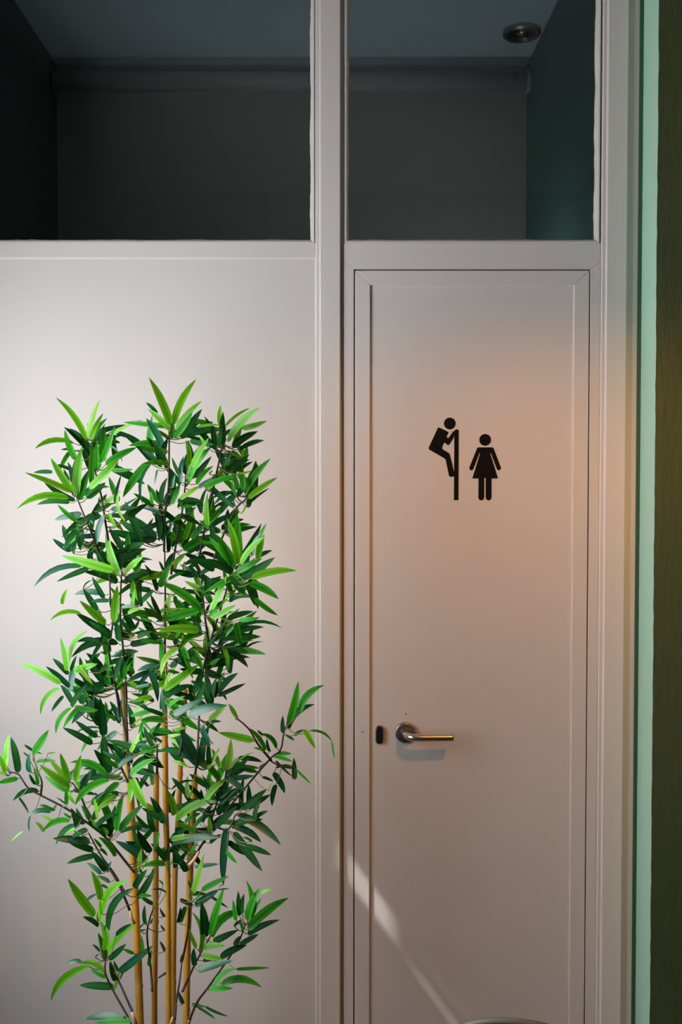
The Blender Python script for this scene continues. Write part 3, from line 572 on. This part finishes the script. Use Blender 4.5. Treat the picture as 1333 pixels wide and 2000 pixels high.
for c, s in LEAVES.items():
    for rec in s.replace('\n', '').split(';'):
        x0, y0, x1, y1, fl = rec.split(); tone = fl[0]; arc = 'a' in fl; wide = 'n' if 'n' in fl else 'w' * fl.count('w')
        a = px_of(c, float(x0), float(y0)); b = px_of(c, float(x1), float(y1))
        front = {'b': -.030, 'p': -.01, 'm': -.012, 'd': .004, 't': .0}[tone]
        Ya = depth(*a) + front * 1.2 + rl.uniform(-.02, .02)
        Lp = math.hypot(a[0] - b[0], a[1] - b[1]) / 960.0
        Yb = Ya + Lp * rl.uniform(-.55, .25)
        A, B = P(*a, Ya), P(*b, Yb)
        recs.append((A, B, tone, wide, arc, Lp, a))
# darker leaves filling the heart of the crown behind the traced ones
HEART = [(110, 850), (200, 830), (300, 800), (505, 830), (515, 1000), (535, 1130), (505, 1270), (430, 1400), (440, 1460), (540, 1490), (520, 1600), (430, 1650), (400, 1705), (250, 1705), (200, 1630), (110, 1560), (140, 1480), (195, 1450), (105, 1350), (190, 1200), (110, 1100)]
def inside(p):
    c = False
    for i in range(len(HEART)):
        (xa, ya), (xb, yb2) = HEART[i - 1], HEART[i]
        if (ya > p[1]) != (yb2 > p[1]) and p[0] < (xb - xa) * (p[1] - ya) / (yb2 - ya) + xa: c = not c
    return c
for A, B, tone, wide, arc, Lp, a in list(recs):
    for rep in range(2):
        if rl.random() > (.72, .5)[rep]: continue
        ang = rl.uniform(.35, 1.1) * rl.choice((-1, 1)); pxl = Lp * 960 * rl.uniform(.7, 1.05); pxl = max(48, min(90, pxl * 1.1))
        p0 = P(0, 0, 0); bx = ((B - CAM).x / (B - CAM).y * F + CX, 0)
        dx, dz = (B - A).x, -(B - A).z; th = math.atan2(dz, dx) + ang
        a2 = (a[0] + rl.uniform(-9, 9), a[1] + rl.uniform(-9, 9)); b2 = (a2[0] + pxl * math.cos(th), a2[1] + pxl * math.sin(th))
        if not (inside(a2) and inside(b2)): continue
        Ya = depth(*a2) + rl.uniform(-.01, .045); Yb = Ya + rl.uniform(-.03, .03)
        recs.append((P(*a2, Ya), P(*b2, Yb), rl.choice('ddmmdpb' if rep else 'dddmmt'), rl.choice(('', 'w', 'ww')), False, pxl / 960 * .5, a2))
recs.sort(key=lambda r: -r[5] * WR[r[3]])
jV, jF, jU, jM = [], [], [], []; tones = list(LM)
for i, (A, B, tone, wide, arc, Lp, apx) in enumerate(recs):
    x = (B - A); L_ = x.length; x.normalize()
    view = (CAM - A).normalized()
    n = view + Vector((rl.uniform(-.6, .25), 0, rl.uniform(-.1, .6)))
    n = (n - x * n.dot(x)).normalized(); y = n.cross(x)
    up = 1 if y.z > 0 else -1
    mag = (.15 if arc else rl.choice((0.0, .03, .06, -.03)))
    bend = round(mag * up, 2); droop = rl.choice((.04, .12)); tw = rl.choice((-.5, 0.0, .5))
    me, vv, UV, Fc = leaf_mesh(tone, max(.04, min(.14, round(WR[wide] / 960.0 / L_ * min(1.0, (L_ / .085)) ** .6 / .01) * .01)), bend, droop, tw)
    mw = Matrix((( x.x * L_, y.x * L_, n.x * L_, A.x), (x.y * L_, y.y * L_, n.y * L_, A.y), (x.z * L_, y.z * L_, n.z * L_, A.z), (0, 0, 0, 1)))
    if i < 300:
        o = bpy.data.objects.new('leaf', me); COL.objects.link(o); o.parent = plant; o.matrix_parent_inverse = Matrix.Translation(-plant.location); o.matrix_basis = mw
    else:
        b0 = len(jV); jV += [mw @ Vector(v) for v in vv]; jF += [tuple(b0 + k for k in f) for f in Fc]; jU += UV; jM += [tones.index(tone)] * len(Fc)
    # petiole to the nearest twig or cane
    best = min(twig_nodes, key=lambda q: (q[0] - apx[0]) ** 2 + (q[1] - apx[1]) ** 2)
    dd = math.hypot(best[0] - apx[0], best[1] - apx[1])
    if 2 < dd < 55:
        Q = P(*best, depth(*best)); mid = A.lerp(Q, .5) + Vector((0, 0, -.12 * (A - Q).length))
        V, Fq = tube_geo(spline([A, mid, Q], 3), .0009, 4); b0 = len(pet_V); pet_V += V; pet_F += [tuple(b0 + k for k in f) for f in Fq]
me = bpy.data.meshes.new('leaf_spray'); me.from_pydata([tuple(v) for v in jV], [], jF); me.update()
ul = me.uv_layers.new(name='UVMap')
for lp_ in me.loops: ul.data[lp_.index].uv = jU[lp_.vertex_index]
for t in tones: me.materials.append(LM[t])
me.polygons.foreach_set('material_index', jM); me.polygons.foreach_set('use_smooth', [True] * len(me.polygons))
o = bpy.data.objects.new('leaf_spray', me); COL.objects.link(o); reparent(o, plant); o['kind'] = 'stuff'; o['label'] = 'smaller leaves between the long ones'
o = reparent(pyd('petiole', pet_V, pet_F, 'petiole'), plant); o['kind'] = 'stuff'
# pot below the frame
reparent(lathe('pot', [(.0, 0), (.105, 0), (.115, .006), (.135, .24), (.142, .245), (.142, .262), (.130, .262), (.128, .215), (.0, .215)], POT_C, 'pot', seg=40), plant)
reparent(lathe('soil', [(.0, .232), (.06, .230), (.1265, .222), (.1265, .2155), (.0, .2155)], POT_C, 'soil', seg=32), plant)

# ------------------------------------------------------------------ chair whose back just shows at the lower edge
cy_ = -0.85; ctop = P(955, 1988, cy_)
chair = tag(empty('shell_chair', (ctop.x + .03, cy_, 0)), 'dark green shell chair whose rounded back tops the lower edge', 'chair')
CH0 = Vector((ctop.x + .045, cy_, 0)); HT = ctop.z
def back_pt(u_, v_, off=0.0):
    """u across -1..1, v from seat 0 to top 1"""
    hw = .215 * (1 - .30 * v_ ** 3); xx = u_ * hw; top = HT - .004 - .080 * abs(u_) ** 2.2 - .07 * max(0, abs(u_) - .7)
    z = .44 + (top - .44) * v_; yy = .05 * u_ * u_ - .06 * (1 - v_) - off
    ang = math.radians(-10); return CH0 + Vector((xx * math.cos(ang) - yy * math.sin(ang), xx * math.sin(ang) + yy * math.cos(ang), z))
V = []; Fc = []; nu, nv = 24, 14
for off in (0, .012):
    for j in range(nv + 1):
        for i in range(nu + 1): V.append(back_pt(-1 + 2 * i / nu, j / nv, off))
N1 = (nu + 1) * (nv + 1)
for j in range(nv):
    for i in range(nu):
        q = (j * (nu + 1) + i, j * (nu + 1) + i + 1, (j + 1) * (nu + 1) + i + 1, (j + 1) * (nu + 1) + i); Fc += [q, tuple(N1 + k for k in q[::-1])]
for i in range(nu):
    for j in (0, nv): a = j * (nu + 1) + i; Fc.append((a, a + 1, N1 + a + 1, N1 + a))
for j in range(nv):
    for i in (0, nu): a = j * (nu + 1) + i; Fc.append((a, a + nu + 1, N1 + a + nu + 1, N1 + a))
reparent(pyd('backrest', V, Fc, 'chair', smooth=True), chair)
rim = [back_pt(-1, j / 8, .006) for j in range(8)] + [back_pt(-1 + 2 * i / 30, 1, .006) for i in range(31)] + [back_pt(1, 1 - j / 8, .006) for j in range(1, 9)]
reparent(tube('rim', rim, .0062, 'chairrim', None, 10), chair)
o = box('seat', -.215, .215, -.42, -.02, .425, .45, 'chair', None, .012, 3); o.rotation_euler = (0, 0, math.radians(-10)); o.location = CH0; bpy.context.view_layer.update(); mwx = o.matrix_world.copy(); o.parent = chair; o.matrix_parent_inverse = Matrix.Translation(-chair.location)
for sx in (-1, 1):
    for yy in (-.36, -.08):
        reparent(tube('leg', [CH0 + Vector((sx * .15, yy, .43)), CH0 + Vector((sx * .20, yy + (.03 if yy > -.2 else -.03), 0.0))], [.013, .010], 'chairleg', None, 12), chair)

# ------------------------------------------------------------------ warm pendant lamp hanging outside the frame on the right
LC = Vector((.66, -1.12, 2.19))
lamp = tag(empty('pendant_lamp', (LC.x, LC.y, LC.z)), 'parchment dome pendant lamp with a warm bulb, right of the frame', 'lamp')
reparent(lathe('shade', [(.159, 0), (.149, .059), (.1135, .1185), (.059, .153), (.021, .164)], LC, 'parchment', seg=40, open_=True), lamp)
reparent(lathe('bulb', [(.0, .0), (.022, .007), (.034, .026), (.034, .042), (.022, .066), (.013, .085), (.013, .095)], LC + Vector((0, 0, .012)), 'bulb', seg=20), lamp)
reparent(lathe('socket', [(.016, .09), (.018, .10), (.018, .158), (.0, .160)], LC + Vector((0, 0, .006)), 'shade', seg=20), lamp)
reparent(tube('cord', [LC + Vector((0, 0, .163)), Vector((LC.x, LC.y, CEIL - .01))], .002, 'shade', None, 8), lamp)
reparent(lathe('ceiling_rose', [(.0, -.03), (.02, -.028), (.045, -.006), (.045, -.0005), (.0, -.0005)], (LC.x, LC.y, CEIL), 'shade', seg=24), lamp)
